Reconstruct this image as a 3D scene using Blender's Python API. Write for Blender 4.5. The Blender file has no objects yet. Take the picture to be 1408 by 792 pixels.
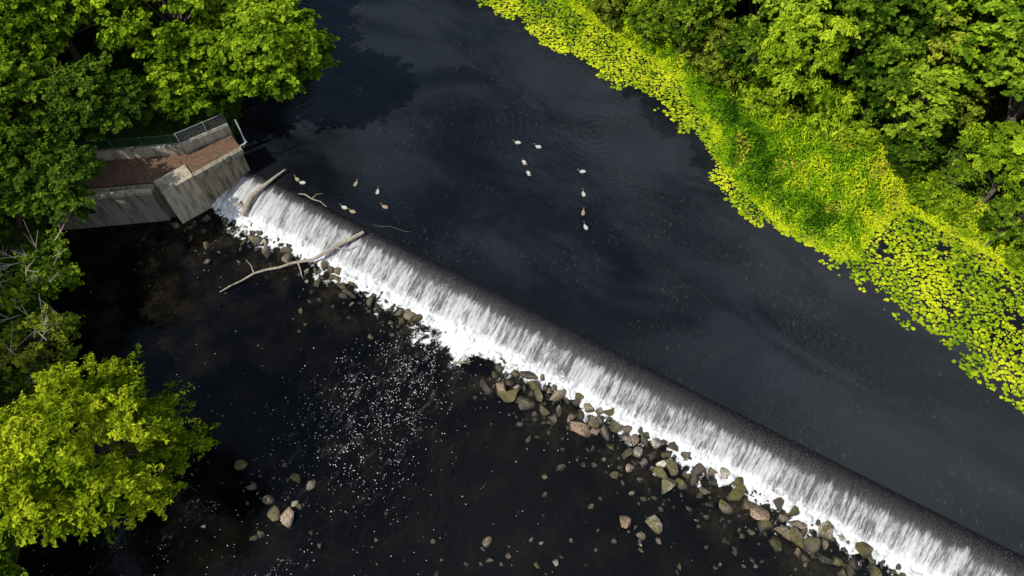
import bpy, math, numpy as np
from mathutils import Vector, Matrix
scn=bpy.context.scene
COL=scn.collection
scn.view_settings.view_transform='Standard'
scn.view_settings.look='None'
scn.view_settings.exposure=0

# ---------------------------------------------------------------- helpers
P0=np.array([-18.68,33.41]); DS=np.array([.8675,-.4976]); DU=np.array([.4976,.8675])
WROT=math.atan2(-.4976,.8675)
def to_world(s,w):           # weir frame: s along the crest, w downstream of the crest
    return P0+DS*s-DU*w
def to_local(x,y):
    q=np.stack([np.asarray(x)-P0[0],np.asarray(y)-P0[1]],-1)
    return q@DS, -(q@DU)

def hash2(ix,iy,seed=0):
    h=(ix.astype(np.int64)*374761393+iy.astype(np.int64)*668265263+seed*974711)&0x7fffffff
    h=((h^(h>>13))*1274126177)&0x7fffffff
    return ((h^(h>>16))&0xffff)/65535.0
def vnoise(x,y,seed=0):
    x=np.asarray(x,float);y=np.asarray(y,float)
    ix=np.floor(x);iy=np.floor(y);fx=x-ix;fy=y-iy
    fx=fx*fx*(3-2*fx);fy=fy*fy*(3-2*fy)
    a=hash2(ix,iy,seed);b=hash2(ix+1,iy,seed);c=hash2(ix,iy+1,seed);d=hash2(ix+1,iy+1,seed)
    return (a*(1-fx)+b*fx)*(1-fy)+(c*(1-fx)+d*fx)*fy
def fbm(x,y,seed=0,o=4):
    t=0;a=.5;n=0
    for i in range(o):
        t=t+a*vnoise(x*2**i,y*2**i,seed+i);n+=a;a*=.5
    return t/n
def sstep(a,b,x):
    t=np.clip((x-a)/(b-a),0,1);return t*t*(3-2*t)

def mesh_obj(name,verts,faces,mats,midx=None,attr=None,smooth=False,parent=None,loc=(0,0,0),rotz=0,link=True):
    if not isinstance(faces,list): faces=[faces]
    me=bpy.data.meshes.new(name)
    verts=np.asarray(verts,np.float32)
    me.vertices.add(len(verts)); me.vertices.foreach_set('co',verts.ravel())
    tot=np.concatenate([np.full(len(f),f.shape[1],np.int32) for f in faces])
    lv=np.concatenate([f.ravel() for f in faces]).astype(np.int32)
    st=np.concatenate([[0],np.cumsum(tot)[:-1]]).astype(np.int32)
    me.loops.add(len(lv)); me.loops.foreach_set('vertex_index',lv)
    me.polygons.add(len(tot)); me.polygons.foreach_set('loop_start',st)
    try: me.polygons.foreach_set('loop_total',tot)
    except Exception: pass
    if midx is not None: me.polygons.foreach_set('material_index',np.asarray(midx,np.int32))
    me.polygons.foreach_set('use_smooth',np.full(len(tot),smooth,bool))
    for m in mats: me.materials.append(m)
    if attr is not None:
        a=me.attributes.new('tint','FLOAT','POINT'); a.data.foreach_set('value',np.asarray(attr,np.float32))
    me.update(calc_edges=True); me.validate()
    if not link: return me
    ob=bpy.data.objects.new(name,me); COL.objects.link(ob)
    ob.location=loc; ob.rotation_euler=(0,0,rotz)
    if parent: ob.parent=parent
    return ob

class Geo:
    def __init__(s): s.v=[];s.f=[];s.m=[];s.t=[];s.n=0
    def add(s,v,f,m=0,t=0.5):
        v=np.asarray(v,float);f=np.asarray(f,int)
        s.v.append(v);s.f.append(f+s.n);s.m.append(np.full(len(f),m));
        s.t.append(np.full(len(v),t) if np.isscalar(t) else t);s.n+=len(v)
    def out(s):
        order=sorted(set(f.shape[1] for f in s.f))
        F=[];M=[]
        for k in order:
            F.append(np.concatenate([f for f in s.f if f.shape[1]==k]))
            M.append(np.concatenate([m for f,m in zip(s.f,s.m) if f.shape[1]==k]))
        return np.concatenate(s.v),F,np.concatenate(M),np.concatenate(s.t)
    def obj(s,name,mats,**k):
        v,F,M,t=s.out()
        return mesh_obj(name,v,F,mats,midx=M,attr=t,**k)

def tube(g,pts,rad,k=7,m=0,t=.5,cap=True):
    pts=np.asarray(pts,float);n=len(pts);rad=np.broadcast_to(np.asarray(rad,float),(n,))
    T=np.gradient(pts,axis=0);T/=np.linalg.norm(T,axis=1,keepdims=True)+1e-9
    up=np.array([0,0,1.]) if abs(T[0,2])<.9 else np.array([1.,0,0])
    V=[]
    for i in range(n):
        a=np.cross(T[i],up);a/=np.linalg.norm(a)+1e-9;b=np.cross(T[i],a)
        an=np.arange(k)*2*math.pi/k
        V.append(pts[i]+rad[i]*(np.cos(an)[:,None]*a+np.sin(an)[:,None]*b))
    V=np.concatenate(V);F=[]
    for i in range(n-1):
        for j in range(k):
            F.append([i*k+j,i*k+(j+1)%k,(i+1)*k+(j+1)%k,(i+1)*k+j])
    g.add(V,F,m,t)
    if cap:
        g.add(V[:k],[list(range(k))],m,t); g.add(V[-k:],[list(range(k))[::-1]],m,t)
def box(g,c,size,rot=0,m=0,t=.5):
    sx,sy,sz=[a/2 for a in size]
    v=np.array([[x,y,z] for x in(-sx,sx) for y in(-sy,sy) for z in(-sz,sz)])
    cr,sr=math.cos(rot),math.sin(rot)
    v=np.stack([v[:,0]*cr-v[:,1]*sr,v[:,0]*sr+v[:,1]*cr,v[:,2]],-1)+np.array(c)
    g.add(v,[[0,1,3,2],[4,6,7,5],[0,4,5,1],[2,3,7,6],[0,2,6,4],[1,5,7,3]],m,t)
def prism(g,poly,z0,z1,m=0,mtop=None,t=.5):
    poly=np.asarray(poly,float);n=len(poly)
    a=np.sum(poly[:,0]*np.roll(poly[:,1],-1)-np.roll(poly[:,0],-1)*poly[:,1])
    if a<0: poly=poly[::-1]
    b=np.column_stack([poly,np.full(n,z0)]);u=np.column_stack([poly,np.full(n,z1)])
    V=np.concatenate([b,u])
    g.add(V,[[i,(i+1)%n,n+(i+1)%n,n+i] for i in range(n)],m,t)
    g.add(u,[list(range(n))],m if mtop is None else mtop,t)
    g.add(b,[list(range(n))[::-1]],m,t)

def in_poly(px,py,poly):
    poly=np.asarray(poly);ins=np.zeros(np.shape(px),bool);n=len(poly)
    for i in range(n):
        x1,y1=poly[i];x2,y2=poly[(i+1)%n]
        if y1==y2: continue
        c=((y1>py)!=(y2>py))&(px<(x2-x1)*(py-y1)/(y2-y1)+x1)
        ins^=c
    return ins
def dist_line(px,py,line,closed=False):
    line=np.asarray(line,float);d=np.full(np.shape(px),1e9);n=len(line)
    for i in range(n if closed else n-1):
        a=line[i];b=line[(i+1)%n];ab=b-a
        t=np.clip(((px-a[0])*ab[0]+(py-a[1])*ab[1])/(ab@ab+1e-12),0,1)
        d=np.minimum(d,np.hypot(px-a[0]-t*ab[0],py-a[1]-t*ab[1]))
    return d

# ---------------------------------------------------------------- node helper
class NT:
    def __init__(s,name):
        s.mat=bpy.data.materials.new(name);s.mat.use_nodes=True;s.t=s.mat.node_tree
        s.t.nodes.clear();s.o=s.t.nodes.new('ShaderNodeOutputMaterial')
    def n(s,typ,**k):
        nd=s.t.nodes.new(typ)
        for a,b in k.items(): setattr(nd,a,b)
        return nd
    def set(s,sock,v):
        if hasattr(v,'is_output'): s.t.links.new(v,sock)
        else:
            if isinstance(v,(tuple,list)) and len(v)==3 and sock.type=='RGBA': v=(*v,1)
            sock.default_value=v
    def math(s,op,a,b=None,c=None,clamp=False):
        nd=s.n('ShaderNodeMath',operation=op);nd.use_clamp=clamp
        s.set(nd.inputs[0],a)
        if b is not None: s.set(nd.inputs[1],b)
        if c is not None: s.set(nd.inputs[2],c)
        return nd.outputs[0]
    def mr(s,v,a,b,c=0.,d=1.,smooth=True):
        nd=s.n('ShaderNodeMapRange');nd.interpolation_type='SMOOTHSTEP' if smooth else 'LINEAR'
        for i,x in enumerate((v,a,b,c,d)): s.set(nd.inputs[i],x)
        return nd.outputs[0]
    def mix(s,f,a,b,blend='MIX'):
        nd=s.n('ShaderNodeMix',data_type='RGBA',blend_type=blend)
        s.set(nd.inputs[0],f);s.set(nd.inputs[6],a);s.set(nd.inputs[7],b);return nd.outputs[2]
    def coord(s,which='Object'):
        return s.n('ShaderNodeTexCoord').outputs[which]
    def scale(s,v,sc,loc=(0,0,0)):
        nd=s.n('ShaderNodeMapping');s.set(nd.inputs[0],v);nd.inputs['Scale'].default_value=sc;nd.inputs['Location'].default_value=loc
        return nd.outputs[0]
    def noise(s,v,scale=1.,detail=4.,rough=.5,dist=0.,out=0):
        nd=s.n('ShaderNodeTexNoise');s.set(nd.inputs['Vector'],v)
        nd.inputs['Scale'].default_value=scale;nd.inputs['Detail'].default_value=detail
        nd.inputs['Roughness'].default_value=rough;nd.inputs['Distortion'].default_value=dist
        return nd.outputs[out]
    def ramp(s,f,stops):
        nd=s.n('ShaderNodeValToRGB');s.set(nd.inputs[0],f);cr=nd.color_ramp
        while len(cr.elements)<len(stops): cr.elements.new(.5)
        for e,(p,c) in zip(cr.elements,stops): e.position=p;e.color=(*c,1)
        return nd.outputs[0]
    def bump(s,h,strength=.3,dist=.1):
        nd=s.n('ShaderNodeBump');s.set(nd.inputs['Height'],h);nd.inputs['Strength'].default_value=strength;nd.inputs['Distance'].default_value=dist
        return nd.outputs[0]
    def sep(s,v):
        nd=s.n('ShaderNodeSeparateXYZ');s.set(nd.inputs[0],v);return nd.outputs
    def attr(s,name='tint'):
        return s.n('ShaderNodeAttribute',attribute_name=name).outputs['Fac']
    def pbr(s,color,rough=.8,normal=None,spec=.3,ior=None,metal=0):
        p=s.n('ShaderNodeBsdfPrincipled');s.set(p.inputs['Base Color'],color);s.set(p.inputs['Roughness'],rough)
        s.set(p.inputs['Specular IOR Level'],spec);p.inputs['Metallic'].default_value=metal
        if ior: p.inputs['IOR'].default_value=ior
        if normal is not None: s.set(p.inputs['Normal'],normal)
        return p.outputs[0]
    def done(s,sh): s.t.links.new(sh,s.o.inputs[0]);return s.mat

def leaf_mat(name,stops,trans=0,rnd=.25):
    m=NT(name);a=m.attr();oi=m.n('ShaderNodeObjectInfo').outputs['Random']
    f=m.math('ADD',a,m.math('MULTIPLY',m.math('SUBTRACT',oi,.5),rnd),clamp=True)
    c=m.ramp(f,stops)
    df=m.n('ShaderNodeBsdfDiffuse');m.set(df.inputs[0],c)
    if not trans: return m.done(df.outputs[0])
    tr=m.n('ShaderNodeBsdfTranslucent');m.set(tr.inputs[0],m.mix(.5,c,(.20,.29,.010),'MIX'))
    mx=m.n('ShaderNodeMixShader');mx.inputs[0].default_value=trans
    m.t.links.new(df.outputs[0],mx.inputs[1]);m.t.links.new(tr.outputs[0],mx.inputs[2])
    return m.done(mx.outputs[0])
M_MAPLE=leaf_mat('maple_leaves',[(0,(.012,.035,.003)),(.45,(.085,.165,.007)),(1,(.31,.43,.020))],.18)
M_DARK=leaf_mat('dark_leaves',[(0,(.008,.022,.003)),(.5,(.03,.065,.006)),(1,(.10,.16,.012))])
M_YEL=leaf_mat('yellow_green_leaves',[(0,(.025,.05,.003)),(.45,(.15,.215,.007)),(1,(.50,.56,.022))],.2)
M_ALDER=leaf_mat('alder_leaves',[(0,(.012,.034,.003)),(.5,(.082,.150,.009)),(1,(.26,.36,.020))],0,.6)
M_WILLOW=leaf_mat('willow_leaves',[(0,(.03,.07,.003)),(.5,(.155,.25,.009)),(1,(.40,.51,.022))],0,.3)
M_OAK=leaf_mat('oak_leaves',[(0,(.013,.038,.003)),(.45,(.088,.17,.008)),(1,(.31,.43,.020))],0,.45)
M_OLIVE=leaf_mat('olive_shrub_leaves',[(0,(.025,.042,.005)),(.5,(.105,.145,.013)),(1,(.28,.33,.025))],0,.4)
M_REED=leaf_mat('reed_leaves',[(0,(.018,.06,.003)),(.35,(.085,.20,.005)),(.65,(.20,.34,.008)),(.88,(.44,.52,.012)),(.93,(.38,.38,.03)),(1,(.28,.15,.05))],0,0)
M_LILY=leaf_mat('lily_pad_green',[(0,(.06,.14,.004)),(.5,(.23,.32,.007)),(1,(.50,.54,.016))],0,0)

m=NT('bark');c=m.coord();n=m.noise(m.scale(c,(6,6,1.5)),3,5)
M_BARK=m.done(m.pbr(m.ramp(n,[(.3,(.05,.04,.03)),(.7,(.17,.14,.11))]),.9,m.bump(n,.5,.03)))
m=NT('bare_twig_bark');c=m.coord();n=m.noise(c,6,3)
M_TWIG=m.done(m.pbr(m.ramp(n,[(.3,(.22,.18,.14)),(.7,(.42,.37,.31))]),.9))
m=NT('bleached_wood');c=m.coord();n=m.noise(m.scale(c,(5,5,5)),2,6)
M_WOOD=m.done(m.pbr(m.ramp(n,[(.3,(.13,.11,.08)),(.7,(.40,.36,.29))]),.85,m.bump(n,.5,.02)))

# ---------------------------------------------------------------- river outline
SHORE=[(-75,120),(-45,98),(-25,80),(-14,69.5),(-6,61.5),(0.2,55.4),(5.6,49.8),(9.6,45.8),(12.8,42.2),(14.4,38.0),(14.9,33.9),(16.2,31.3),(18.3,28.0),(21.3,25.9),(22.8,25.6),(24.6,28.0),(27.0,29.6),(30.3,27.2),(34.3,23.4),(37,19),(38.5,12),(40.5,5),(42,-2),(38,-12),(26,-32),(0,-78),(-30,-130)]
LEFT=[(-105,-130),(-62,-66),(-36,-22),(-28.5,-7),(-26.5,4),(-27,10),(-27.6,14),(-28.8,19),(-31,24),(-32.4,29.4),(-24,31),(-20.3,34.3),(-20.0,37),(-20.2,43),(-20.5,52),(-22,61),(-30,73),(-42,87),(-66,112),(-90,130)]
RIVER=np.array(SHORE+LEFT)
TREELINE=[(-25,92),(-8,70),(-1,60),(2.6,54.6),(8.6,46.9),(12.6,43.2),(15.9,39.6),(18.3,36.8),(20.8,34.7),(24.0,33.0),(26.6,30.8),(30.2,27.7),(34,24.2),(38,20.2),(42,12),(45,0),(42,-12),(30,-35)]
LILYEDGE=[(-12.5,64),(-9.2,59.3),(-3.9,51.5),(-.2,48.8),(3.2,45.0),(7.1,41.8),(10.6,39.2),(12.5,36.6),(13.3,34.6),(14.0,31.9),(15.9,29.1),(17.6,27.0),(21.0,24.8),(23.0,22.7),(24.7,20.6),(26.1,18.7),(28.1,17.0),(30.0,15.2),(33.0,12.0),(36,7)]
FOREST=np.array(TREELINE+[(200,-60),(200,200),(-20,200)])

def ground_z(x,y):
    ins=in_poly(x,y,RIVER);d=dist_line(x,y,RIVER,True)
    d=np.where(ins,-d,d)
    dl=dist_line(x,y,LEFT);dr=dist_line(x,y,SHORE)
    left=dl<dr
    n=fbm(x*.25,y*.25,3)-.5;n2=fbm(x*1.3,y*1.3,9)-.5
    zr=np.where(d>0,1.15+.22*np.minimum(d,6)+.04*np.clip(d-6,0,40)+n*sstep(0,4,d)*1.0,1.15+d*.8)
    _,w=to_local(x,y)
    base=np.where(w>2,-.25,1.0)
    zl=np.where(d>0,base+(3.1-base)*sstep(0,2.6,d)+n*sstep(1,5,d)*.8+.04*np.clip(d-6,0,60),base+d*.9)
    z=np.where(left,zl,zr)+n2*.25*sstep(0,2,d)
    return np.maximum(z,-1.8)

def axis(lo,hi,step,far):
    a=list(np.arange(lo,hi,step));st=step;x=hi;b=[]
    while x<far: b.append(x);st*=1.25;x+=st
    st=step;x=lo;c=[]
    while x>-far: st*=1.25;x-=st;c.append(x)
    return np.array(c[::-1]+a+b)
gx=axis(-48,56,.6,1500);gy=axis(-20,84,.6,1500)
X,Y=np.meshgrid(gx,gy);Z=ground_z(X,Y)
nx,ny=len(gx),len(gy);idx=np.arange(nx*ny).reshape(ny,nx)
F=np.stack([idx[:-1,:-1].ravel(),idx[:-1,1:].ravel(),idx[1:,1:].ravel(),idx[1:,:-1].ravel()],-1)
m=NT('ground_soil_and_grass');c=m.coord();n=m.noise(c,.5,6,.6);n2=m.noise(c,6,4,.6)
col=m.mix(n2,m.ramp(n,[(.3,(.018,.03,.008)),(.5,(.035,.065,.010)),(.7,(.07,.065,.03))]),(.03,.05,.01))
M_GROUND=m.done(m.pbr(col,.95))
mesh_obj('ground',np.stack([X.ravel(),Y.ravel(),Z.ravel()],-1),F,[M_GROUND],smooth=True)

# ---------------------------------------------------------------- water
def ring(m,o,cx,cy,lam,fall,amp):
    dx=m.math('SUBTRACT',o[0],cx);dy=m.math('SUBTRACT',o[1],cy)
    d=m.math('SQRT',m.math('ADD',m.math('MULTIPLY',dx,dx),m.math('MULTIPLY',dy,dy)))
    w=m.math('SINE',m.math('MULTIPLY',d,2*math.pi/lam))
    e=m.math('EXPONENT',m.math('MULTIPLY',d,-1/fall))
    return m.math('MULTIPLY',m.math('MULTIPLY',w,e),amp)
m=NT('upstream_river_water');c=m.coord();o=m.sep(c)
h=m.math('MULTIPLY',m.noise(m.scale(c,(1.0,1.7,1)),2.4,3,.5),m.mr(m.noise(c,.22,1,.5),.4,.65,.3,1.7))
h=m.math('ADD',h,m.math('MULTIPLY',m.noise(c,.4,1,.5),1.2))
for (wx,wy,lam,fl,am) in [(-2.9,37.7,.55,2.4,.30),(-13,45.4,.6,2.4,.36),(6.2,37,.5,1.7,.24),(.9,33.7,.45,1.0,.16),(5,30.5,.45,1.1,.16),(-9.4,31,.45,1.0,.14)]:
    s_,w_=to_local(wx,wy);h=m.math('ADD',h,ring(m,o,float(s_),float(-w_),lam,fl,am))
silt=m.noise(m.scale(c,(.10,.2,1)),1,4,.6,.6)
weed=m.noise(m.scale(c,(3.2,1.2,1),(5,2,0)),1.6,7,.7)
patch=m.noise(m.scale(c,(.16,.3,1),(3,7,0)),1,2,.5)
wm=m.math('MULTIPLY',m.mr(weed,.56,.70),m.mr(patch,.46,.60))
col=m.mix(m.mr(silt,.36,.66),(.0032,.0042,.0058),(.0125,.0150,.0185))
col=m.mix(m.mr(o[1],0,3.5,.45,0),col,(.004,.004,.0045))       # deeper tone drawn toward the sill
col=m.mix(m.math('MULTIPLY',wm,.6),col,(.060,.055,.038))
M_UP=m.done(m.pbr(col,.055,m.bump(h,.3,.07),spec=.75,ior=1.34))

def local_sheet(name,s0,s1,y0,y1,z,mat,ds=2.,rot=WROT):
    a=np.arange(s0,s1+ds,ds);b=np.linspace(y0,y1,max(2,int((y1-y0)/ds)))
    A,B=np.meshgrid(a,b);V=np.stack([A.ravel(),B.ravel(),np.full(A.size,z)],-1)
    nx,ny=len(a),len(b);ix=np.arange(nx*ny).reshape(ny,nx)
    F=np.stack([ix[:-1,:-1].ravel(),ix[:-1,1:].ravel(),ix[1:,1:].ravel(),ix[1:,:-1].ravel()],-1)
    return mesh_obj(name,V,F,[mat],loc=(P0[0],P0[1],0),rotz=rot,smooth=True)
local_sheet('river_water_upstream',-60,90,.0,130,1.2,M_UP)

def gauss(m,x,mu,sg):
    d=m.math('DIVIDE',m.math('SUBTRACT',x,mu),sg)
    return m.math('EXPONENT',m.math('MULTIPLY',m.math('MULTIPLY',d,d),-1))
m=NT('downstream_river_water');c=m.coord();o=m.sep(c)
q=m.math('SUBTRACT',m.math('MULTIPLY',o[1],-1),3.4)   # metres downstream of the foot
s=o[0]
g1=gauss(m,s,19.3,2.8)
n1=m.noise(m.scale(c,(1,.8,1)),2.4,8,.70,.8)
nb=m.noise(c,.55,2,.5)
k=m.math('SUBTRACT',.46,m.math('MULTIPLY',g1,.27))
v=m.math('SUBTRACT',m.math('ADD',m.math('ADD',n1,m.math('MULTIPLY',m.math('SUBTRACT',nb,.5),.8)),.13),m.math('MULTIPLY',q,m.math('MULTIPLY',k,.5)))
fringe=m.mr(v,.48,.62)
jit=m.math('MULTIPLY',m.math('SUBTRACT',m.noise(c,25,2),.5),.25)
def flecks(scale,rad,seed,dens):
    vo=m.n('ShaderNodeTexVoronoi');m.set(vo.inputs['Vector'],m.scale(c,(1,1,.0),seed));vo.inputs['Scale'].default_value=scale
    cs=m.n('ShaderNodeSeparateColor');m.t.links.new(vo.outputs['Color'],cs.inputs[0])
    r=m.math('MULTIPLY',m.math('ADD',cs.outputs[1],.35),rad)
    inside=m.math('LESS_THAN',m.math('ADD',vo.outputs['Distance'],jit),r)
    return m.math('MULTIPLY',inside,m.math('LESS_THAN',cs.outputs[0],dens))
wid=m.math('ADD',1.9,m.math('MULTIPLY',q,.20))
dd=m.math('DIVIDE',m.math('SUBTRACT',s,m.math('SUBTRACT',18.6,m.math('MULTIPLY',q,.12))),wid)
trail=m.math('MULTIPLY',m.math('EXPONENT',m.math('MULTIPLY',m.math('MULTIPLY',dd,dd),-1)),m.math('MULTIPLY',m.mr(q,-.5,1.),m.mr(q,5,15,1,.04)))
clus=m.mr(m.noise(c,1.1,5,.65),.38,.62)
dens=m.math('MULTIPLY',trail,m.math('MULTIPLY',clus,.7))
far=m.math('MULTIPLY',m.mr(q,12,18),m.mr(m.noise(c,.45,5,.65),.50,.66))
dens2=m.math('ADD',dens,m.math('MULTIPLY',far,.34))
fl=m.math('MAXIMUM',flecks(7,.22,(0,0,0),dens),m.math('MAXIMUM',flecks(4,.16,(7,3,0),m.math('MULTIPLY',dens,.35)),flecks(11,.26,(3,9,0),m.math('ADD',dens2,.006))))
foam=m.math('MAXIMUM',fringe,m.math('MULTIPLY',fl,.6))
bed=m.noise(m.scale(c,(1,1,1),(2,5,0)),.45,5,.6)
cob=m.noise(m.scale(c,(1,1,1),(2,5,0)),2.6,4,.6)
shal=m.math('MULTIPLY',m.math('MAXIMUM',m.mr(q,5,0),m.mr(s,9,-5,0,.6)),m.math('MULTIPLY',m.mr(bed,.40,.66),m.mr(cob,.38,.62,.25,1)))
base=m.mix(m.mr(bed,.4,.75),(.0014,.0015,.0018),(.0052,.0047,.0037))
base=m.mix(m.math('MULTIPLY',shal,.85),base,(.030,.024,.012))
sw=m.noise(m.scale(c,(1.4,.5,1)),2.0,7,.7,.8)
haze=m.math('MULTIPLY',m.mr(sw,.52,.75),m.math('ADD',m.math('MULTIPLY',trail,.14),m.math('ADD',m.math('MULTIPLY',far,.14),.005)))
base=m.mix(haze,base,(.5,.5,.48))
col=m.mix(foam,base,(.66,.68,.68))
M_DOWN=m.done(m.pbr(col,m.mr(foam,0,1,.08,.6),m.bump(m.noise(c,1.8,4,.6),.35,.06),spec=.32,ior=1.333))
local_sheet('river_water_downstream',-70,110,-150,-2.9,0.0,M_DOWN)

# ---------------------------------------------------------------- weir
def prof(w):
    w=np.asarray(w,float)
    return np.where(w<0,1.2,1.2-1.18*np.clip(w/3.4,0,None)**1.35)
s_=np.arange(-2.0,72,.065);w_=np.arange(-.02,4.3,.07)
S,W=np.meshgrid(s_,w_);zz=prof(W)
footw=3.40+(fbm(S*.35,S*0,63,3)-.5)*1.1+(fbm(S*1.8,S*0,64,3)-.5)*.8
zz=np.maximum(zz,.10)
grow=sstep(.3,1.6,W)
wob=(fbm(S*.5,W*.2,61)-.5)*.9
st=fbm((S+wob*.3)*3.6,W*.40,11,4)-.5
st2=vnoise(S*11,W*1.8,31)-.5
zz=zz+grow*(st*.30+st2*.08)+sstep(2.4,3.2,W)*(fbm(S*2.6,W*2.6,41,4)-.40)*.55
zz+=(1-grow)*(fbm(S*6,W*6,51)-.5)*.02*sstep(0,.1,W)
zz-=sstep(footw-.15,footw+.45,W)*.5
V=np.stack([S.ravel(),-W.ravel(),zz.ravel()],-1)
nx,ny=len(s_),len(w_);ix=np.arange(nx*ny).reshape(ny,nx)
F=np.stack([ix[:-1,:-1].ravel(),ix[1:,:-1].ravel(),ix[1:,1:].ravel(),ix[:-1,1:].ravel()],-1)
m=NT('cascading_water');c=m.coord();o=m.sep(c);w=m.math('MULTIPLY',o[1],-1)
cw=m.scale(c,(1,1,0))
a1=m.noise(m.scale(cw,(4.6,.55,1)),1,6,.68,.5)
a2=m.noise(m.scale(cw,(1.1,.2,1)),1,3,.55)
a3=m.noise(m.scale(cw,(18,2.6,1)),1,3,.65)
sp=m.noise(cw,18,4,.8)
v=m.math('ADD',m.math('MULTIPLY',a1,.45),m.math('ADD',m.math('MULTIPLY',a2,.27),m.math('MULTIPLY',a3,.28)))
edge=m.math('ADD',w,m.math('MULTIPLY',m.math('SUBTRACT',m.noise(m.scale(cw,(3.5,.0,0)),1,5,.7),.5),1.3))
start=m.mr(o[0],0,25,.05,.50)                                  # the clear glassy lip widens along the crest
e2=m.math('SUBTRACT',edge,start)
bias=m.math('ADD',m.mr(e2,0,1.1,-.22,.022),m.mr(w,2.4,3.2,0,.07))
bias=m.math('ADD',bias,m.mr(o[0],0,16,.03,0))
mask=m.mr(m.math('ADD',v,bias),.435,.60)
grain=m.math('MULTIPLY',m.mr(sp,.47,.72),m.mr(w,.12,.7,.0,.26))
mask2=m.math('MAXIMUM',mask,grain)
foot=m.mr(m.math('ADD',w,m.math('MULTIPLY',m.math('SUBTRACT',m.noise(cw,2.2,6,.7),.5),2.0)),2.5,3.0)
mask3=m.math('MAXIMUM',mask2,m.math('MULTIPLY',foot,m.mr(m.noise(cw,5,6,.75),.40,.55)))
white=m.mix(m.mr(w,.8,2.6),(.42,.43,.44),(.56,.57,.58));white=m.mix(foot,white,(.76,.78,.79))
white=m.mix(m.math('MULTIPLY',m.mr(sp,.35,.65,1,0),.5),white,(.17,.18,.19))
col=m.mix(mask3,m.mix(m.mr(e2,0,1.3),(.004,.004,.005),(.060,.063,.066)),white)
M_FALL=m.done(m.pbr(col,m.mr(mask3,0,1,.18,.55),m.bump(m.math('ADD',a3,m.math('MULTIPLY',sp,.6)),.6,.07),spec=.28,ior=1.333))
fall=mesh_obj('waterfall_sheet',V,F,[M_FALL],smooth=True)
m=NT('weir_concrete');c=m.coord();n=m.noise(c,1.2,6,.6)
M_WEIR=m.done(m.pbr(m.ramp(n,[(.3,(.02,.02,.018)),(.7,(.08,.075,.06))]),.85,m.bump(n,.4,.05)))
pw=np.array([-.3,0,.5,1,1.5,2,2.5,3,3.4]);pz=prof(pw)-.26
ring_=np.column_stack([-pw,pz]);ring_=np.vstack([ring_,[[-3.4,-1.5],[.3,-1.5]]])
n_=len(ring_);V=np.concatenate([np.column_stack([np.full(n_,x),ring_]) for x in(-2.0,72.)])
g=Geo();g.add(V,[[i,(i+1)%n_,n_+(i+1)%n_,n_+i] for i in range(n_)]);g.add(V[:n_],[list(range(n_))[::-1]]);g.add(V[n_:],[list(range(n_))])
weir=bpy.data.objects.new('weir',None);COL.objects.link(weir);weir.location=(P0[0],P0[1],0);weir.rotation_euler=(0,0,WROT)
wb=g.obj('weir_body',[M_WEIR]);wb.parent=weir;fall.parent=weir

# ---------------------------------------------------------------- abutment
def cmat(name,c1,c2,c3,sc=1.5,b=.4):
    m=NT(name);c=m.coord();n=m.noise(c,sc,8,.65);st=m.noise(m.scale(c,(2.5,2.5,.35)),1.6,5,.6);f=m.noise(c,14,5,.6)
    col=m.mix(m.mr(st,.42,.68),m.mix(n,c1,c2),c3);col=m.mix(m.math('MULTIPLY',f,.35),col,(.05,.045,.04))
    return m.done(m.pbr(col,.9,m.bump(m.math('ADD',n,f),b,.03)))
M_CONC=cmat('weathered_concrete',(.22,.205,.16),(.31,.29,.23),(.09,.08,.06))
M_CONCL=cmat('pale_concrete',(.36,.32,.24),(.48,.43,.33),(.18,.155,.10))
M_DECK=cmat('rusty_deck_surface',(.10,.050,.030),(.18,.095,.055),(.06,.045,.028),1.4,.7)
M_CONCD=cmat('stained_concrete',(.22,.18,.12),(.30,.25,.17),(.07,.06,.04))
m=NT('painted_steel');n=m.noise(m.coord(),8,3);M_STEEL=m.done(m.pbr(m.ramp(n,[(.3,(.35,.36,.37)),(.7,(.55,.56,.57))]),.5,metal=.2))
m=NT('green_fence_paint');n=m.noise(m.coord(),8,3);M_GREEN=m.done(m.pbr(m.ramp(n,[(.3,(.02,.09,.06)),(.7,(.04,.15,.10))]),.6))
ab=bpy.data.objects.new('concrete_abutment',None);COL.objects.link(ab)
def part(g,name,mats,parent):
    o=g.obj(name,mats);o.parent=parent;return o
P=np.array([-18.7,33.3]);Q=np.array([-23.2,29.6]);dirw=(Q-P)/np.linalg.norm(Q-P);nin=np.array([dirw[1],-dirw[0]])
if nin@np.array([-1,1])<0: nin=-nin
def W2(a,b): return tuple(P+dirw*a+nin*b)
L=np.linalg.norm(Q-P)
g=Geo();prism(g,[W2(0,0),W2(3.6,0),W2(3.6,2.4),W2(0,1.6)],-1.5,3.05,0);part(g,'river_wall',[M_CONCD],ab)
g=Geo();prism(g,[W2(-.12,-.12),W2(3.597,-.12),W2(3.597,.22),W2(-.12,.22)],3.053,3.42,0);part(g,'wall_coping',[M_CONC],ab)
g=Geo();prism(g,[W2(-.12,.225),W2(3.597,.225),W2(3.597,1.9),W2(-.12,1.6)],3.053,3.36,0);part(g,'deck',[M_DECK],ab)
g=Geo();prism(g,[W2(3.6,-.16),W2(L+.05,-.16),W2(L+.05,1.15),W2(3.6,1.15)],-1.5,3.5,0);part(g,'pier',[M_CONCL],ab)
g=Geo();prism(g,[W2(L-.55,-.02),W2(L+.02,-.02),W2(L+.02,.5),W2(L-.55,.5)],3.503,3.62,0);part(g,'pier_cap',[M_CONC],ab)
g=Geo();prism(g,[(-24.1,29.75),(-23.95,30.6),(-31.4,29.8),(-31.5,28.9)],-1.5,3.1,0);part(g,'wing_wall',[M_CONC],ab)
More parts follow.
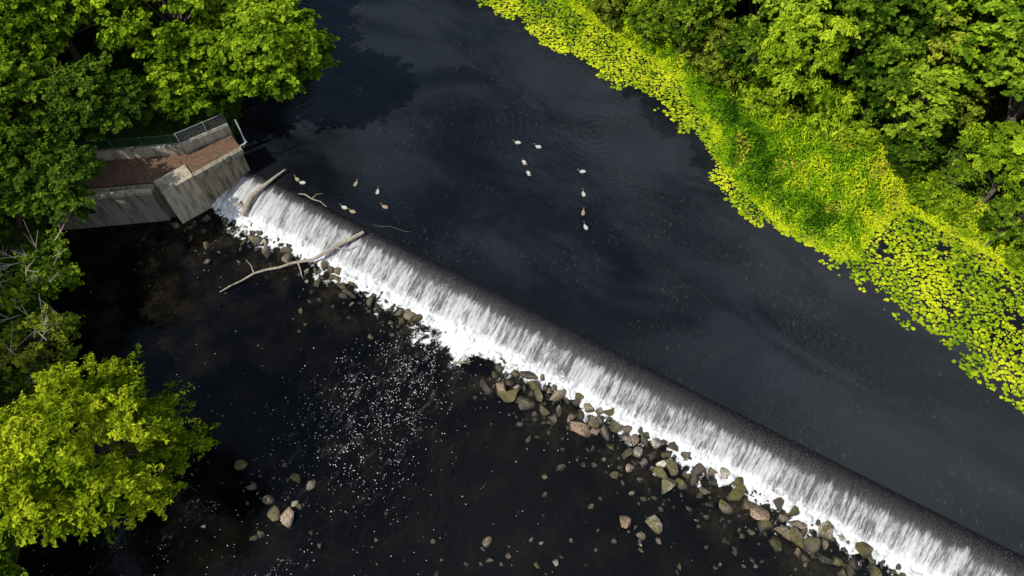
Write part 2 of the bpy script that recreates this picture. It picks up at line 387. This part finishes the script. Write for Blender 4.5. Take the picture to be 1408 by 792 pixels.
g=Geo();prism(g,[(-24.05,29.66),(-23.95,30.0),(-31.5,29.15),(-31.6,28.8)],3.103,3.36,0);part(g,'wing_wall_coping',[M_CONCL],ab)
g=Geo();prism(g,[(-24.2,30.66),W2(L+.05,1.16),W2(3.6,1.16),W2(3.6,2.0),W2(1.5,2.2),(-22.3,33.1),(-28.6,32.4),(-31.4,29.9)],-.5,3.15,0);part(g,'lower_deck',[M_DECK],ab)
g=Geo()
for i in range(6): box(g,(-23.66,30.15,-.2+i*.42),(.55,.12,.38),math.radians(35),0)
part(g,'stop_logs',[M_BARK],ab)
bp=[np.array([-28.9,32.6]),np.array([-22.6,33.3]),np.array([-19.75,35.1])]
g=Geo()
for a,b in zip(bp[:-1],bp[1:]):
    d=(b-a)/np.linalg.norm(b-a);nn=np.array([-d[1],d[0]])*.13
    prism(g,[a+nn,b+nn,b-nn,a-nn],1.5,3.95,0)
part(g,'back_parapet',[M_CONCL],ab)
fence=bpy.data.objects.new('mesh_fence',None);COL.objects.link(fence)
g=Geo();gg=Geo()
def fence_run(a,b,z0,hh,m):
    d=b-a;ln=np.linalg.norm(d);n=int(ln/.16)
    for i in range(n+1):
        p=a+d*i/n;post=i%12==0
        tube(g if post else gg,[(p[0],p[1],z0),(p[0],p[1],z0+hh+(.08 if post else 0))],.03 if post else .004,5,m)
    for j in range(8):
        zz=z0+.03+hh*j/7;tube(gg,[(a[0],a[1],zz),(b[0],b[1],zz)],.004 if 0<j<7 else .015,4,m)
fence_run(bp[1],bp[2],3.95,1.0,0);fence_run(bp[0],bp[1],3.95,.9,1)
part(g,'posts',[M_STEEL,M_GREEN],fence);part(gg,'wire_mesh',[M_STEEL,M_GREEN],fence)
g=Geo();tube(g,[(-18.9,34.2,2.6),(-18.5,34.0,3.4),(-18.5,34.05,4.6),(-18.62,34.25,5.3)],.05,7)
tube(g,[(-18.9,33.6,3.3),(-18.35,33.9,3.5),(-18.5,34.0,3.9)],.04,6);g.obj('steel_pole',[M_STEEL])

# ---------------------------------------------------------------- rocks
import bmesh
bm=bmesh.new();bmesh.ops.create_icosphere(bm,subdivisions=3,radius=1);bm.verts.ensure_lookup_table()
IV=np.array([v.co[:] for v in bm.verts]);IF=np.array([[v.index for v in f.verts] for f in bm.faces]);bm.free()
def rock(g,x,y,z,r,tint,rg):
    v=IV.copy()
    pl=rg.normal(size=(14,3));pl/=np.linalg.norm(pl,axis=1,keepdims=True)
    for n in pl:
        d=rg.uniform(.38,.80)
        dd=v@n;over=np.clip(dd-d,0,None);v-=over[:,None]*n*.985
    v/=np.abs(v).max()*.95
    v*=np.array([rg.uniform(.9,1.3),rg.uniform(.7,1.0),rg.uniform(.5,.8)])*r
    v+=(fbm(v[:,0]/r*2+x,v[:,1]/r*2+v[:,2]/r,5)-.5)[:,None]*r*.10
    a=rg.uniform(0,6.28);ca,sa=math.cos(a),math.sin(a);tl=rg.uniform(-.35,.35)
    v=np.stack([v[:,0]*ca-v[:,1]*sa,v[:,0]*sa+v[:,1]*ca,v[:,2]+tl*v[:,0]],-1)
    g.add(v+np.array([x,y,z]),IF,0,tint)
m=NT('wet_boulders');c=m.coord();t=m.attr();o=m.sep(c)
n=m.noise(c,2.2,6,.65);f=m.noise(c,13,5,.7)
base=m.ramp(t,[(0,(.06,.05,.04)),(.25,(.15,.12,.085)),(.5,(.30,.24,.165)),(.7,(.42,.28,.19)),(.85,(.52,.44,.34)),(1,(.66,.60,.50))])
mo=m.math('FRACT',m.math('MULTIPLY',t,17.3))
moss=m.math('MULTIPLY',m.mr(m.math('ADD',n,m.math('MULTIPLY',m.math('SUBTRACT',mo,.45),.55)),.45,.60),.88)
col=m.mix(moss,base,m.mix(m.noise(c,4,3),(.035,.042,.008),(.19,.17,.028)))
col=m.mix(m.mr(f,.38,.62,.8,0),col,(.03,.024,.016))
wet=m.mr(m.math('ADD',o[2],m.math('MULTIPLY',m.math('SUBTRACT',n,.5),.5)),.0,.28)
col=m.mix(wet,(.016,.014,.010),col)
M_ROCK=m.done(m.pbr(col,m.mr(wet,0,1,.25,.75),m.bump(m.math('ADD',n,f),.9,.07),spec=.4))
rg=np.random.default_rng(21)
g=Geo();placed=[]
def try_rock(g,s,w,r,tint=None,zoff=0,mind=.66):
    for (a,b,c_) in placed:
        if (a-s)**2+(b-w)**2<((c_+r)*mind)**2: return False
    placed.append((s,w,r));x,y=to_world(s,w)
    rock(g,x,y,zoff+r*rg.uniform(-.45,.25),r,rg.uniform(0,1) if tint is None else tint,rg);return True
zones=[(-2.6,1.4,3.7,6.6,16,.2,.45),(2.2,11.5,3.3,5.2,30,.25,.6),(11.2,16.6,3.3,4.6,20,.25,.62),(22.6,27.5,3.3,5.6,36,.25,.66),
       (27,33,3.2,5.6,42,.3,.74),(32.5,41,3.2,5.9,68,.3,.78),(41,47,3.3,5.6,42,.3,.72),(47,60,3.2,5.6,84,.3,.74)]
for (s0,s1,w0,w1,n,r0,r1) in zones:
    k=0
    for _ in range(n*8):
        if k>=n: break
        r=r0+(r1-r0)*rg.beta(1.3,1.7)
        w=w0+(w1-w0)*rg.beta(1.0,1.7)
        k+=try_rock(g,rg.uniform(s0,s1),w,r,mind=.62)
    for _ in range(int(n*1.5)):
        try_rock(g,rg.uniform(s0-.3,s1+.3),w0+(w1-w0+1.3)*rg.random(),rg.uniform(.08,.24),mind=.5)
g.obj('riprap_boulders',[M_ROCK])
g=Geo()
SC=[(-12.5,11.5,.42,.97),(-11.5,11.1,.34,.9),(-13.4,9.4,.5,.98),(-12.6,9.3,.55,.76),(-12.4,10.1,.28,1),(-13.8,10.2,.35,.3),(-15,11,.3,.3),(-15.7,12.3,.38,.1),(-13.3,12.3,.25,.3),(-14,8.4,.3,.2),(-14.3,8.2,.25,.4),(-10.6,7.8,.22,.2),
(2.8,12.1,.3,.2),(1.9,11.6,.28,.5),(6.4,9,.46,.72),(7.9,9,.62,.90),(7.1,8.3,.32,.6),(5.9,11.7,.28,.2),(-1.4,7.9,.32,.9),(-1.2,7,.28,.3),(1.4,6.7,.25,.4),(2.4,6.9,.22,1),(-.2,7.2,.22,.3),(-4.4,8,.18,.3),(-2.5,6.8,.18,.5),(8.1,8,.22,.3),(4.5,9.9,.2,.2),(1,13.8,.22,.2),(1.9,10.6,.22,.3),(-13.8,22.4,.26,.2),(-13.4,21.5,.15,.5),(-9.1,20.6,.26,.3),(-20.7,26.2,.3,.3),(-23.8,20,.3,.1),(-13.7,21,.15,.1)]
for x,y,r,t in SC: rock(g,x,y,r*.26,r,t,rg)
for _ in range(95):
    cx,cy,sp_=[(-13.3,10.5,1.6),(-.5,7.3,2.6),(6.5,8.8,1.6),(12,7.0,1.8),(-11,8.0,3.0)][rg.integers(5)]
    rr=rg.uniform(.06,.19);rock(g,cx+rg.normal()*sp_,cy+rg.normal()*sp_*.7,rr*.2,rr,rg.uniform(0,1),rg)
g.obj('river_stones',[M_ROCK])

# ---------------------------------------------------------------- driftwood
g=Geo()
tube(g,[(-19.4,23.9,.05),(-18.7,24.3,.22),(-18.1,24.7,.16),(-17.3,25.2,.3),(-16.5,25.5,.3),(-15.6,25.6,.42),(-14.8,25.9,.5),(-14.1,26.0,.55),(-13.4,26.1,.62),(-12.6,26.5,.8),(-11.8,27.0,.95),(-10.9,27.4,1.15),(-10.0,27.8,1.38)],[.03,.05,.055,.07,.08,.085,.09,.1,.11,.12,.13,.14,.12],8)
tube(g,[(-14.4,25.95,.55),(-14.2,25.5,.5),(-14.0,24.9,.35)],[.06,.05,.03],6)
tube(g,[(-12.0,26.9,.95),(-11.2,26.7,.85),(-10.4,27.0,.9)],[.06,.045,.03],6)
tube(g,[(-17.3,25.2,.3),(-17.5,25.7,.45),(-17.9,26.1,.6)],[.05,.03,.02],6)
g.obj('driftwood_branch',[M_WOOD])
g=Geo()
tube(g,[(-18.9,29.9,.35),(-18.6,30.6,.7),(-18.3,31.1,1.0),(-17.8,31.5,1.2),(-17.3,31.9,1.35),(-16.7,32.5,1.45),(-16.1,33.1,1.5)],[.22,.2,.18,.15,.13,.09,.05],9)
tube(g,[(-18.7,30.3,.5),(-19.0,30.5,.75),(-19.5,30.6,.9)],[.14,.12,.09],7)
g.obj('driftwood_log',[M_WOOD])
g=Geo()
tube(g,[(-14.9,31.1,1.3),(-14.4,30.95,1.42),(-13.9,30.6,1.36),(-13.3,30.4,1.35),(-12.8,30.0,1.25)],[.035,.045,.045,.03,.02],6)
tube(g,[(-13.9,30.6,1.36),(-13.6,30.9,1.5),(-13.2,31.0,1.45)],[.03,.02,.012],5)
g.obj('stranded_branch',[M_WOOD])
g=Geo()
tube(g,[(-9.6,28.6,1.19),(-9.1,28.4,1.21),(-8.3,28.4,1.19),(-7.3,28.0,1.2),(-6.3,27.9,1.18)],[.012,.018,.018,.014,.01],5)
g.obj('floating_twig',[M_BARK])
g=Geo()
for i in range(5):
    b=np.array([-3.5,18.7,.0]);a=b+np.array([rg.uniform(-.3,1.2),rg.uniform(-.2,1.0),rg.uniform(.1,.5)])
    tube(g,[b+rg.normal(size=3)*.15,(a+b)/2+rg.normal(size=3)*.12,a],[.04,.03,.012],5)
g.obj('snagged_branch',[M_WOOD])

# ---------------------------------------------------------------- ducks
def duck(x,y,z,head,kind):
    g=Geo()
    sp=np.array([(-.31,.13),(-.27,.11),(-.20,.075),(-.10,.05),(0,.04),(.09,.05),(.15,.085),(.185,.13),(.20,.18),(.212,.22),(.232,.25),(.262,.255),(.285,.247),(.30,.24),(.335,.232),(.365,.23)])
    rw=np.array([.012,.04,.075,.11,.125,.112,.08,.052,.04,.038,.046,.046,.036,.022,.021,.008])
    rh=np.array([.006,.02,.05,.085,.10,.095,.07,.05,.04,.038,.045,.044,.034,.014,.010,.004])
    k=12;T=np.gradient(sp,axis=0);T/=np.linalg.norm(T,axis=1,keepdims=True);V=[]
    for i in range(len(sp)):
        an=np.arange(k)*2*math.pi/k;nrm=np.array([-T[i,1],T[i,0]])
        V.append(np.stack([sp[i,0]+rh[i]*np.sin(an)*nrm[0],rw[i]*np.cos(an),sp[i,1]+rh[i]*np.sin(an)*nrm[1]],-1))
    n=len(sp);tt=np.repeat([.2,.3,.6,.7,.7,.6,.45,.95,.0,.0,.0,.0,.0,.85,.85,.85],k)
    V=np.concatenate(V);g.add(V,[[i*k+j,i*k+(j+1)%k,(i+1)*k+(j+1)%k,(i+1)*k+j] for i in range(n-1) for j in range(k)],0,tt)
    g.add(V[:k],[list(range(k))],0,.2);g.add(V[-k:],[list(range(k))],0,.85)
    for sd in(-1,1):
        w=IV[:,:]*np.array([.155,.035,.058])+np.array([-.07,sd*.088,.095]);g.add(w,IF,0,.55)
        e=IV*np.array([.007,.004,.007])+np.array([.262,sd*.043,.265]);g.add(e,IF,0,.1)
    g.obj('duck',[kind],smooth=True,loc=(x,y,z),rotz=head)
def dmat(name,st):
    m=NT(name);t=m.attr();c=m.coord();n=m.noise(c,30,3);cc=m.ramp(t,st)
    return m.done(m.pbr(m.mix(m.math('MULTIPLY',n,.45),cc,(.08,.06,.04)),.6))
D1=dmat('drake_feathers',[(0,(.01,.05,.03)),(.2,(.06,.05,.04)),(.5,(.42,.41,.38)),(.7,(.55,.54,.51)),(.8,(.5,.4,.05)),(.95,(.7,.7,.68))])
D2=dmat('hen_feathers',[(0,(.14,.10,.06)),(.3,(.22,.18,.13)),(.6,(.34,.29,.22)),(.8,(.35,.22,.06)),(1,(.4,.34,.25))])
for i,(x,y,h) in enumerate([(.4,35.8,2.9),(1.9,35.4,2.7),(.9,33.9,-1.0),(1.2,32.9,-1.1),(5,33.1,3.0),(5,31.1,1.7),(4.9,29.5,1.4),(5,28.3,1.9),(-11,32,1.2),(-9.4,31.3,1.5),(-8.8,30.0,2.6),(-11.6,29.95,2.6),(-11,29.6,2.7),(-15.2,32.4,2.3),(-14.8,32.1,2.9)]):
    duck(x,y,1.2,h,D2 if i in(10,8,12,6,13) else D1)

# ---------------------------------------------------------------- foliage
def cards(P,N,Ls,Ws,rg):
    n=len(P);N=N/(np.linalg.norm(N,axis=1,keepdims=True)+1e-9)
    r=rg.normal(size=(n,3));a=np.cross(N,r);a/=np.linalg.norm(a,axis=1,keepdims=True)+1e-9;b=np.cross(N,a)
    Ls=np.broadcast_to(Ls,(n,))[:,None];Ws=np.broadcast_to(Ws,(n,))[:,None]
    V=np.stack([P+a*Ls/2,P+b*Ws/2+N*Ws*.18,P-a*Ls/2,P-b*Ws/2+N*Ws*.18],1).reshape(-1,3)
    return V,np.arange(4*n).reshape(n,4)
def make_tree(name,crown,rx,ry,rz,leafmat,seed,nc=60,ns=12,nl=26,leaf=(.26,.17),base=(0,0,0),clump=.27,bare=0,droop=0,trunk=None,link=True,low=-.35,spray=.62,sep=.82,lob=.42):
    rg=np.random.default_rng(seed);crown=np.array(crown,float);base=np.array(base,float);g=Geo()
    lobes=rg.normal(size=(9,3));lobes/=np.linalg.norm(lobes,axis=1,keepdims=True);la=rg.uniform(-lob,lob,9)
    C=[];tries=0;rm=(rx+ry)/2
    while len(C)<nc and tries<nc*40:
        tries+=1;d=rg.normal(size=3);d/=np.linalg.norm(d)
        if d[2]<low: continue
        f=1+np.sum(la*np.clip(lobes@d-.55,0,None)*2)
        rr=rg.uniform(.30,1.0)**.5*f*(1-clump*.5)
        p=crown+d*np.array([rx,ry,rz])*rr
        if all(np.linalg.norm((p-q)/(1,1,.7))>rm*clump*sep for q in C): C.append(p)
    C=np.array(C)
    tr=trunk or rm*.055
    top=crown+np.array([0,0,rz*.25]);mid=(base+top)/2+np.array([*(rg.normal(size=2)*rm*.06),-.1*rz])
    ts=np.linspace(0,1,9)[:,None];spine=(1-ts)**2*base+2*ts*(1-ts)*mid+ts**2*top
    tube(g,spine,np.linspace(tr*1.25,tr*.3,9),8,0)
    for i in rg.permutation(len(C))[:min(len(C),26+bare)]:
        p=C[i];k=rg.uniform(.25,.75);o=(1-k)**2*base+2*k*(1-k)*mid+k*k*top
        m_=(o+p)/2+np.array([0,0,-.08*rm])+rg.normal(size=3)*.05*rm
        t4=np.linspace(0,1,5)[:,None];tube(g,(1-t4)**2*o+2*t4*(1-t4)*m_+t4**2*p,np.linspace(tr*.4,tr*.07,5),5,0,cap=False)
    n=len(C);rc=rm*clump*rg.uniform(.55,1.2,n)
    d=rg.normal(size=(n,ns,3));d[...,2]=np.abs(d[...,2])*.75-.2;d/=np.linalg.norm(d,axis=-1,keepdims=True)
    out=(C-crown)/np.array([rx,ry,rz]);out/=np.linalg.norm(out,axis=1,keepdims=True)+1e-6
    d=d+out[:,None]*.5;d/=np.linalg.norm(d,axis=-1,keepdims=True)
    ln=rc[:,None]*rg.uniform(.7,1.4,(n,ns))
    t=rg.random((n,ns,nl))**.75
    pos=C[:,None,None]+d[:,:,None]*(ln[:,:,None]*(.15+.95*t))[...,None]*np.array([1,1,.7])
    wd=(rc[:,None,None]*.20*spray/.62*(1.1-.75*t))[...,None]
    pos=pos+rg.normal(size=(n,ns,nl,3))*wd*np.array([1,1,.45])
    pos[...,2]-=(droop+.10)*rc[:,None,None]*t**2
    NN=d[:,:,None]*.55+np.array([0,0,.85])+rg.normal(size=(n,ns,nl,3))*.45
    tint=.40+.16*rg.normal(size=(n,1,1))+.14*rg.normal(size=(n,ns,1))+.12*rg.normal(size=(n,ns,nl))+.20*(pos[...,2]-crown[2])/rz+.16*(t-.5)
    PP=pos.reshape(-1,3);NN=NN.reshape(-1,3);tint=tint.reshape(-1)
    keep=PP[:,2]>base[2]+.1;PP=PP[keep];NN=NN[keep];tint=tint[keep]
    sz=rg.uniform(.7,1.25,len(PP))
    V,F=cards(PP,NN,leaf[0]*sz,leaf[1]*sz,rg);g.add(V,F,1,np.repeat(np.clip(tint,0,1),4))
    if bare:
        for i in range(bare):
            o=C[rg.integers(n)];dd=rg.normal(size=3);dd[2]=abs(dd[2])+.6;dd/=np.linalg.norm(dd)
            e=o+dd*rm*rg.uniform(.4,.9);mm=(o+e)/2+rg.normal(size=3)*.1
            tube(g,[o,mm,e],[.045,.032,.012],4,2,cap=False)
            for _ in range(3):
                e2=mm+(dd+rg.normal(size=3)*.6)*rm*.3;tube(g,[mm,e2],[.022,.008],4,2,cap=False)
    v,F,M,t=g.out()
    return mesh_obj(name,v,F,[M_BARK,leafmat,M_TWIG],midx=M,attr=t,link=link)

def gz(x,y): return float(ground_z(np.array([x]),np.array([y]))[0])
heroes=[
('maple_tree',(-21.6,40.3),(-16.9,39.2,6.8),4.2,4.4,3.5,M_MAPLE,dict(nc=80,nl=30,leaf=(.32,.23),clump=.25)),
('maple_tree',(-24,42.5),(-23.8,41.8,8.0),4.4,4.4,3.8,M_MAPLE,dict(nc=72,nl=28,leaf=(.32,.23),clump=.25)),
('maple_tree',(-23.5,38.0),(-22.7,37.1,5.8),2.9,2.7,2.1,M_MAPLE,dict(nc=34,nl=26,leaf=(.28,.2),clump=.32)),
('maple_tree',(-31.5,41),(-31.0,41.5,8.8),5,5,4.2,M_MAPLE,dict(nc=76,nl=28,leaf=(.32,.23),clump=.24)),
('alder_tree',(-28.3,35.2),(-27.1,34.4,6.6),3.2,2.9,2.6,M_DARK,dict(nc=52)),
('alder_tree',(-34,35),(-32.8,34.2,7.2),3.6,3.4,3.0,M_ALDER,dict(nc=56)),
('alder_tree',(-33.5,28.2),(-30.0,28.6,7.2),3.7,3.3,2.9,M_DARK,dict(nc=70,clump=.28)),
('alder_tree',(-35,25.2),(-33.2,24.8,5.6),3.0,3.0,2.6,M_DARK,dict(nc=50)),
('bankside_shrub',(-31.2,22.6),(-29.4,22.6,3.4),2.7,2.7,2.0,M_ALDER,dict(nc=42,clump=.30,leaf=(.2,.13),bare=36)),
('bankside_shrub',(-29.8,18.2),(-28.2,18.0,3.4),2.6,2.6,1.8,M_OLIVE,dict(nc=40,clump=.30,leaf=(.2,.13),bare=16)),
('ash_tree',(-26.2,11.8),(-21.7,11.0,6.4),4.9,5.3,3.9,M_YEL,dict(nc=104,ns=13,nl=30,leaf=(.27,.11),clump=.215,droop=.35,lob=.55)),
('ash_tree',(-30,5.5),(-28,5.0,5.4),4,4,3.4,M_ALDER,dict(nc=60,leaf=(.27,.14))),
('maple_tree',(-23.5,49.5),(-22.6,48.8,7.6),4.6,4.6,3.8,M_MAPLE,dict(nc=70,nl=26,leaf=(.34,.26),clump=.25)),
]
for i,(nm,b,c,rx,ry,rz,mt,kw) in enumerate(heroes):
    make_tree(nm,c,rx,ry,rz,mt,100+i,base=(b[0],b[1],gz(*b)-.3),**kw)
variants=[
 ('alder_tree',make_tree('alder_crown',(0,0,5.0),2.8,2.8,3.0,M_ALDER,201,nc=56,nl=24,leaf=(.23,.16),clump=.28,link=False,low=-.5)),
 ('alder_tree',make_tree('alder_crown_b',(.3,0,4.6),3.1,2.7,2.6,M_ALDER,202,nc=60,nl=25,leaf=(.20,.14),clump=.25,link=False,low=-.5)),
 ('willow_tree',make_tree('willow_crown',(0,.2,4.4),2.9,2.9,2.5,M_WILLOW,203,nc=56,nl=27,leaf=(.28,.10),clump=.26,droop=.3,link=False,low=-.5)),
 ('oak_tree',make_tree('oak_crown',(0,0,5.2),3.4,3.3,3.0,M_OAK,204,nc=62,nl=26,leaf=(.25,.19),clump=.24,link=False,low=-.5)),
 ('hazel_shrub',make_tree('hazel_crown',(0,0,2.0),2.1,2.0,1.8,M_OLIVE,205,nc=40,nl=22,leaf=(.18,.13),clump=.33,link=False,low=-.6)),
 ('willow_shrub',make_tree('willow_shrub_crown',(0,0,1.7),1.9,2.1,1.6,M_WILLOW,206,nc=40,nl=22,leaf=(.22,.09),clump=.33,link=False,low=-.6)),
]
rg=np.random.default_rng(5)
def plant(v,x,y,s):
    nm,me=variants[v];o=bpy.data.objects.new(nm,me);COL.objects.link(o)
    o.location=(x,y,gz(x,y)-.15);o.rotation_euler=(rg.normal()*.06,rg.normal()*.06,rg.uniform(0,6.28));o.scale=(s*rg.uniform(.88,1.12),s*rg.uniform(.88,1.12),s*rg.uniform(.85,1.25))
pts=[]
for _ in range(7000):
    x=rg.uniform(-8,58);y=rg.uniform(-4,70)
    if not in_poly(np.array([x]),np.array([y]),FOREST)[0]: continue
    d=dist_line(np.array([x]),np.array([y]),TREELINE)[0]
    if d<.2: continue
    md=1.8 if d<3 else 3.1 if d<20 else 4.6
    if any((x-a)**2+(y-b)**2<md*md for a,b in pts): continue
    pts.append((x,y))
    if d<2.2: plant(rg.choice([4,5,4,5,0,1]),x,y,rg.uniform(.5,.95))
    elif d<5: plant(rg.choice([0,1,2,4,3,0]),x,y,rg.uniform(.8,1.2))
    else: plant(rg.choice([0,1,2,3,0,1,4,3]),x,y,rg.uniform(.9,1.55))
nR=len(pts)
LB=np.array(LEFT+[(-200,130),(-200,-130)]);hp=[h[1] for h in heroes]
for _ in range(1000):
    x=rg.uniform(-56,-21);y=rg.uniform(-6,70)
    if not in_poly(np.array([x]),np.array([y]),LB)[0]: continue
    if dist_line(np.array([x]),np.array([y]),LEFT)[0]<2.2: continue
    if -32.5<x<-18 and 27<y<36.6: continue
    if any((x-a)**2+(y-b)**2<15 for a,b in pts+hp): continue
    pts.append((x,y));plant(rg.choice([0,1,3,3]),x,y,rg.uniform(.95,1.35))

def scatter(n,x0,x1,y0,y1,rg): return rg.uniform(x0,x1,n),rg.uniform(y0,y1,n)
x,y=scatter(900000,-8,44,4,64,rg)
k=(~in_poly(x,y,RIVER));x=x[k];y=y[k]
dt=dist_line(x,y,TREELINE);inf=in_poly(x,y,FOREST);dt=np.where(inf,dt,-dt)
k=(dt<1.8)&(x>-8);x=x[k];y=y[k];dt=dt[k]
dsh=dist_line(x,y,SHORE)
if len(x)>160000: j=rg.permutation(len(x))[:160000];x,y,dt,dsh=x[j],y[j],dt[j],dsh[j]
mound=fbm(x*.6,y*.6,71)*1.5+fbm(x*2.2,y*2.2,72)*.9
z=ground_z(x,y)+mound*sstep(0,1.8,dsh)*rg.random(len(x))**.5*.95+.05
patch=fbm(x*.35,y*.35,73);p2=fbm(x*1.6,y*1.6,74)
tint=.44+(patch-.5)*1.2+(p2-.5)*1.1+rg.normal(size=len(x))*.13+.32*sstep(1.8,0,dsh)
tint=np.clip(tint,0,.88)
red=(fbm(x*.8+9,y*.8,75)>.66)&(rg.random(len(x))<.4);tint[red]=rg.uniform(.88,1,red.sum())
N=rg.normal(size=(len(x),3))*.6+np.array([0,-.1,.75])
V,F=cards(np.stack([x,y,z],-1),N,rg.uniform(.16,.36,len(x)),rg.uniform(.05,.12,len(x)),rg)
mesh_obj('reed_bed',V,F,[M_REED],attr=np.repeat(tint,4))
def under(name,x,y,rg,mat):
    h=fbm(x*.5,y*.5,81)*1.2
    z=ground_z(x,y)+h*rg.random(len(x))
    N=rg.normal(size=(len(x),3))*.5+np.array([0,0,.8])
    V,F=cards(np.stack([x,y,z],-1),N,rg.uniform(.2,.4,len(x)),rg.uniform(.10,.2,len(x)),rg)
    mesh_obj(name,V,F,[mat],attr=np.repeat(np.clip(rg.normal(.40,.15,len(x)),0,1),4))
x,y=scatter(100000,0,52,10,64,rg);k=in_poly(x,y,FOREST);under('undergrowth',x[k],y[k],rg,M_ALDER)
x,y=scatter(70000,-42,-19,0,60,rg);k=in_poly(x,y,LB)&(dist_line(x,y,LEFT)>.2)&~((x>-32)&(x<-18.4)&(y>28.5)&(y<35.2));under('undergrowth',x[k],y[k],rg,M_DARK)

# ---- lily pads
LP=np.array(LILYEDGE+[(42,5),(37.4,19),(34.7,23.8),(30.6,27.7),(27.0,30.1),(24.3,28.5),(22.6,26.1),(18.6,28.5),(16.5,31.7),(15.2,34),(14.8,38.2),(13.2,42.5),(10,46.2),(6,50.2),(.5,55.8),(-5.8,62)])
gs=.175
gxx,gyy=np.meshgrid(np.arange(-14,44,gs),np.arange(4,65,gs));x=gxx.ravel()+rg.uniform(-.1,.1,gxx.size);y=gyy.ravel()+rg.uniform(-.1,.1,gxx.size)
de=dist_line(x,y,LILYEDGE)
nz=fbm(x*.9,y*.9,91)+.45*(vnoise(x*3,y*3,92)-.5)
up=sstep(22,34,y)
k=in_poly(x,y,LP)&(nz>.53-(.27+.20*up)*sstep(0,2.2-1.2*up,de))
k&=~((de<1.0)&(fbm(x*.5,y*.5,95)<.49));x=x[k];y=y[k];nz=nz[k];de=de[k]
n=len(x);ka=9;an=np.linspace(.22,2*math.pi-.22,ka-1);r=rg.uniform(.05,.15,n)
ph=rg.uniform(0,6.28,n);tx=rg.normal(size=n)*.09;ty=rg.normal(size=n)*.09
vx=np.concatenate([np.zeros((n,1)),np.cos(an[None]+ph[:,None])*r[:,None]],1);vy=np.concatenate([np.zeros((n,1)),np.sin(an[None]+ph[:,None])*r[:,None]*.88],1)
vz=1.215+rg.uniform(0,.03,n)[:,None]+vx*tx[:,None]+vy*ty[:,None]
V=np.stack([x[:,None]+vx,y[:,None]+vy,vz],-1).reshape(-1,3);F=np.arange(n*ka).reshape(n,ka)
tint=np.clip(.54+(fbm(x*.4,y*.4,96)-.5)*1.5+rg.normal(size=n)*.2,0,1)
mesh_obj('water_lily_pads',V,F,[M_LILY],attr=np.repeat(tint,ka))

# ---------------------------------------------------------------- light, sky, camera
az=np.array([-.80,-.42]);az/=np.linalg.norm(az);el=math.radians(50)
tosun=Vector((az[0]*math.cos(el),az[1]*math.cos(el),math.sin(el)))
sd=bpy.data.lights.new('sun','SUN');sd.energy=5.0;sd.angle=math.radians(.5);sd.color=(1,.95,.84)
so=bpy.data.objects.new('sun',sd);COL.objects.link(so);so.rotation_euler=(-tosun).to_track_quat('-Z','Y').to_euler();so.location=(0,0,60)
wd=bpy.data.worlds.new('World');scn.world=wd;wd.use_nodes=True;t=wd.node_tree;t.nodes.clear()
def wn(ty,**k):
    n=t.nodes.new(ty)
    for a,b in k.items(): setattr(n,a,b)
    return n
l=t.links.new
sky=wn('ShaderNodeTexSky',sky_type='NISHITA');sky.sun_disc=False;sky.sun_elevation=el;sky.sun_rotation=math.atan2(az[0],az[1])
tc=wn('ShaderNodeTexCoord');mp=wn('ShaderNodeMapping');mp.inputs['Scale'].default_value=(1,1,1.4);mp.inputs['Location'].default_value=(.3,.1,0)
no=wn('ShaderNodeTexNoise');no.inputs['Scale'].default_value=2.6;no.inputs['Detail'].default_value=5
dp=wn('ShaderNodeVectorMath',operation='DOT_PRODUCT');dp.inputs[1].default_value=(.50,-.25,.25)   # cloud bank lies overhead to the east
ad=wn('ShaderNodeMath',operation='ADD')
rp=wn('ShaderNodeMapRange');rp.interpolation_type='SMOOTHSTEP';rp.inputs[1].default_value=.50;rp.inputs[2].default_value=.86;rp.inputs[4].default_value=.9
mx=wn('ShaderNodeMix',data_type='RGBA');mx.inputs[7].default_value=(7.0,7.6,8.8,1)
bg=wn('ShaderNodeBackground');bg.inputs[1].default_value=.105;ou=wn('ShaderNodeOutputWorld')
l(tc.outputs['Generated'],mp.inputs[0]);l(mp.outputs[0],no.inputs['Vector']);l(tc.outputs['Generated'],dp.inputs[0])
l(no.outputs[0],ad.inputs[0]);l(dp.outputs['Value'],ad.inputs[1]);l(ad.outputs[0],rp.inputs[0]);l(rp.outputs[0],mx.inputs[0]);l(sky.outputs[0],mx.inputs[6]);l(mx.outputs[2],bg.inputs[0]);l(bg.outputs[0],ou.inputs[0])

cd=bpy.data.cameras.new('camera');cam=bpy.data.objects.new('camera',cd);COL.objects.link(cam)
cam.location=(0,0,42);cam.rotation_euler=(math.radians(30),0,0);cd.sensor_width=36;cd.lens=36*1000/1408;cd.clip_end=4000;cd.clip_start=.5
scn.camera=cam
print('planted',nR,len(pts))
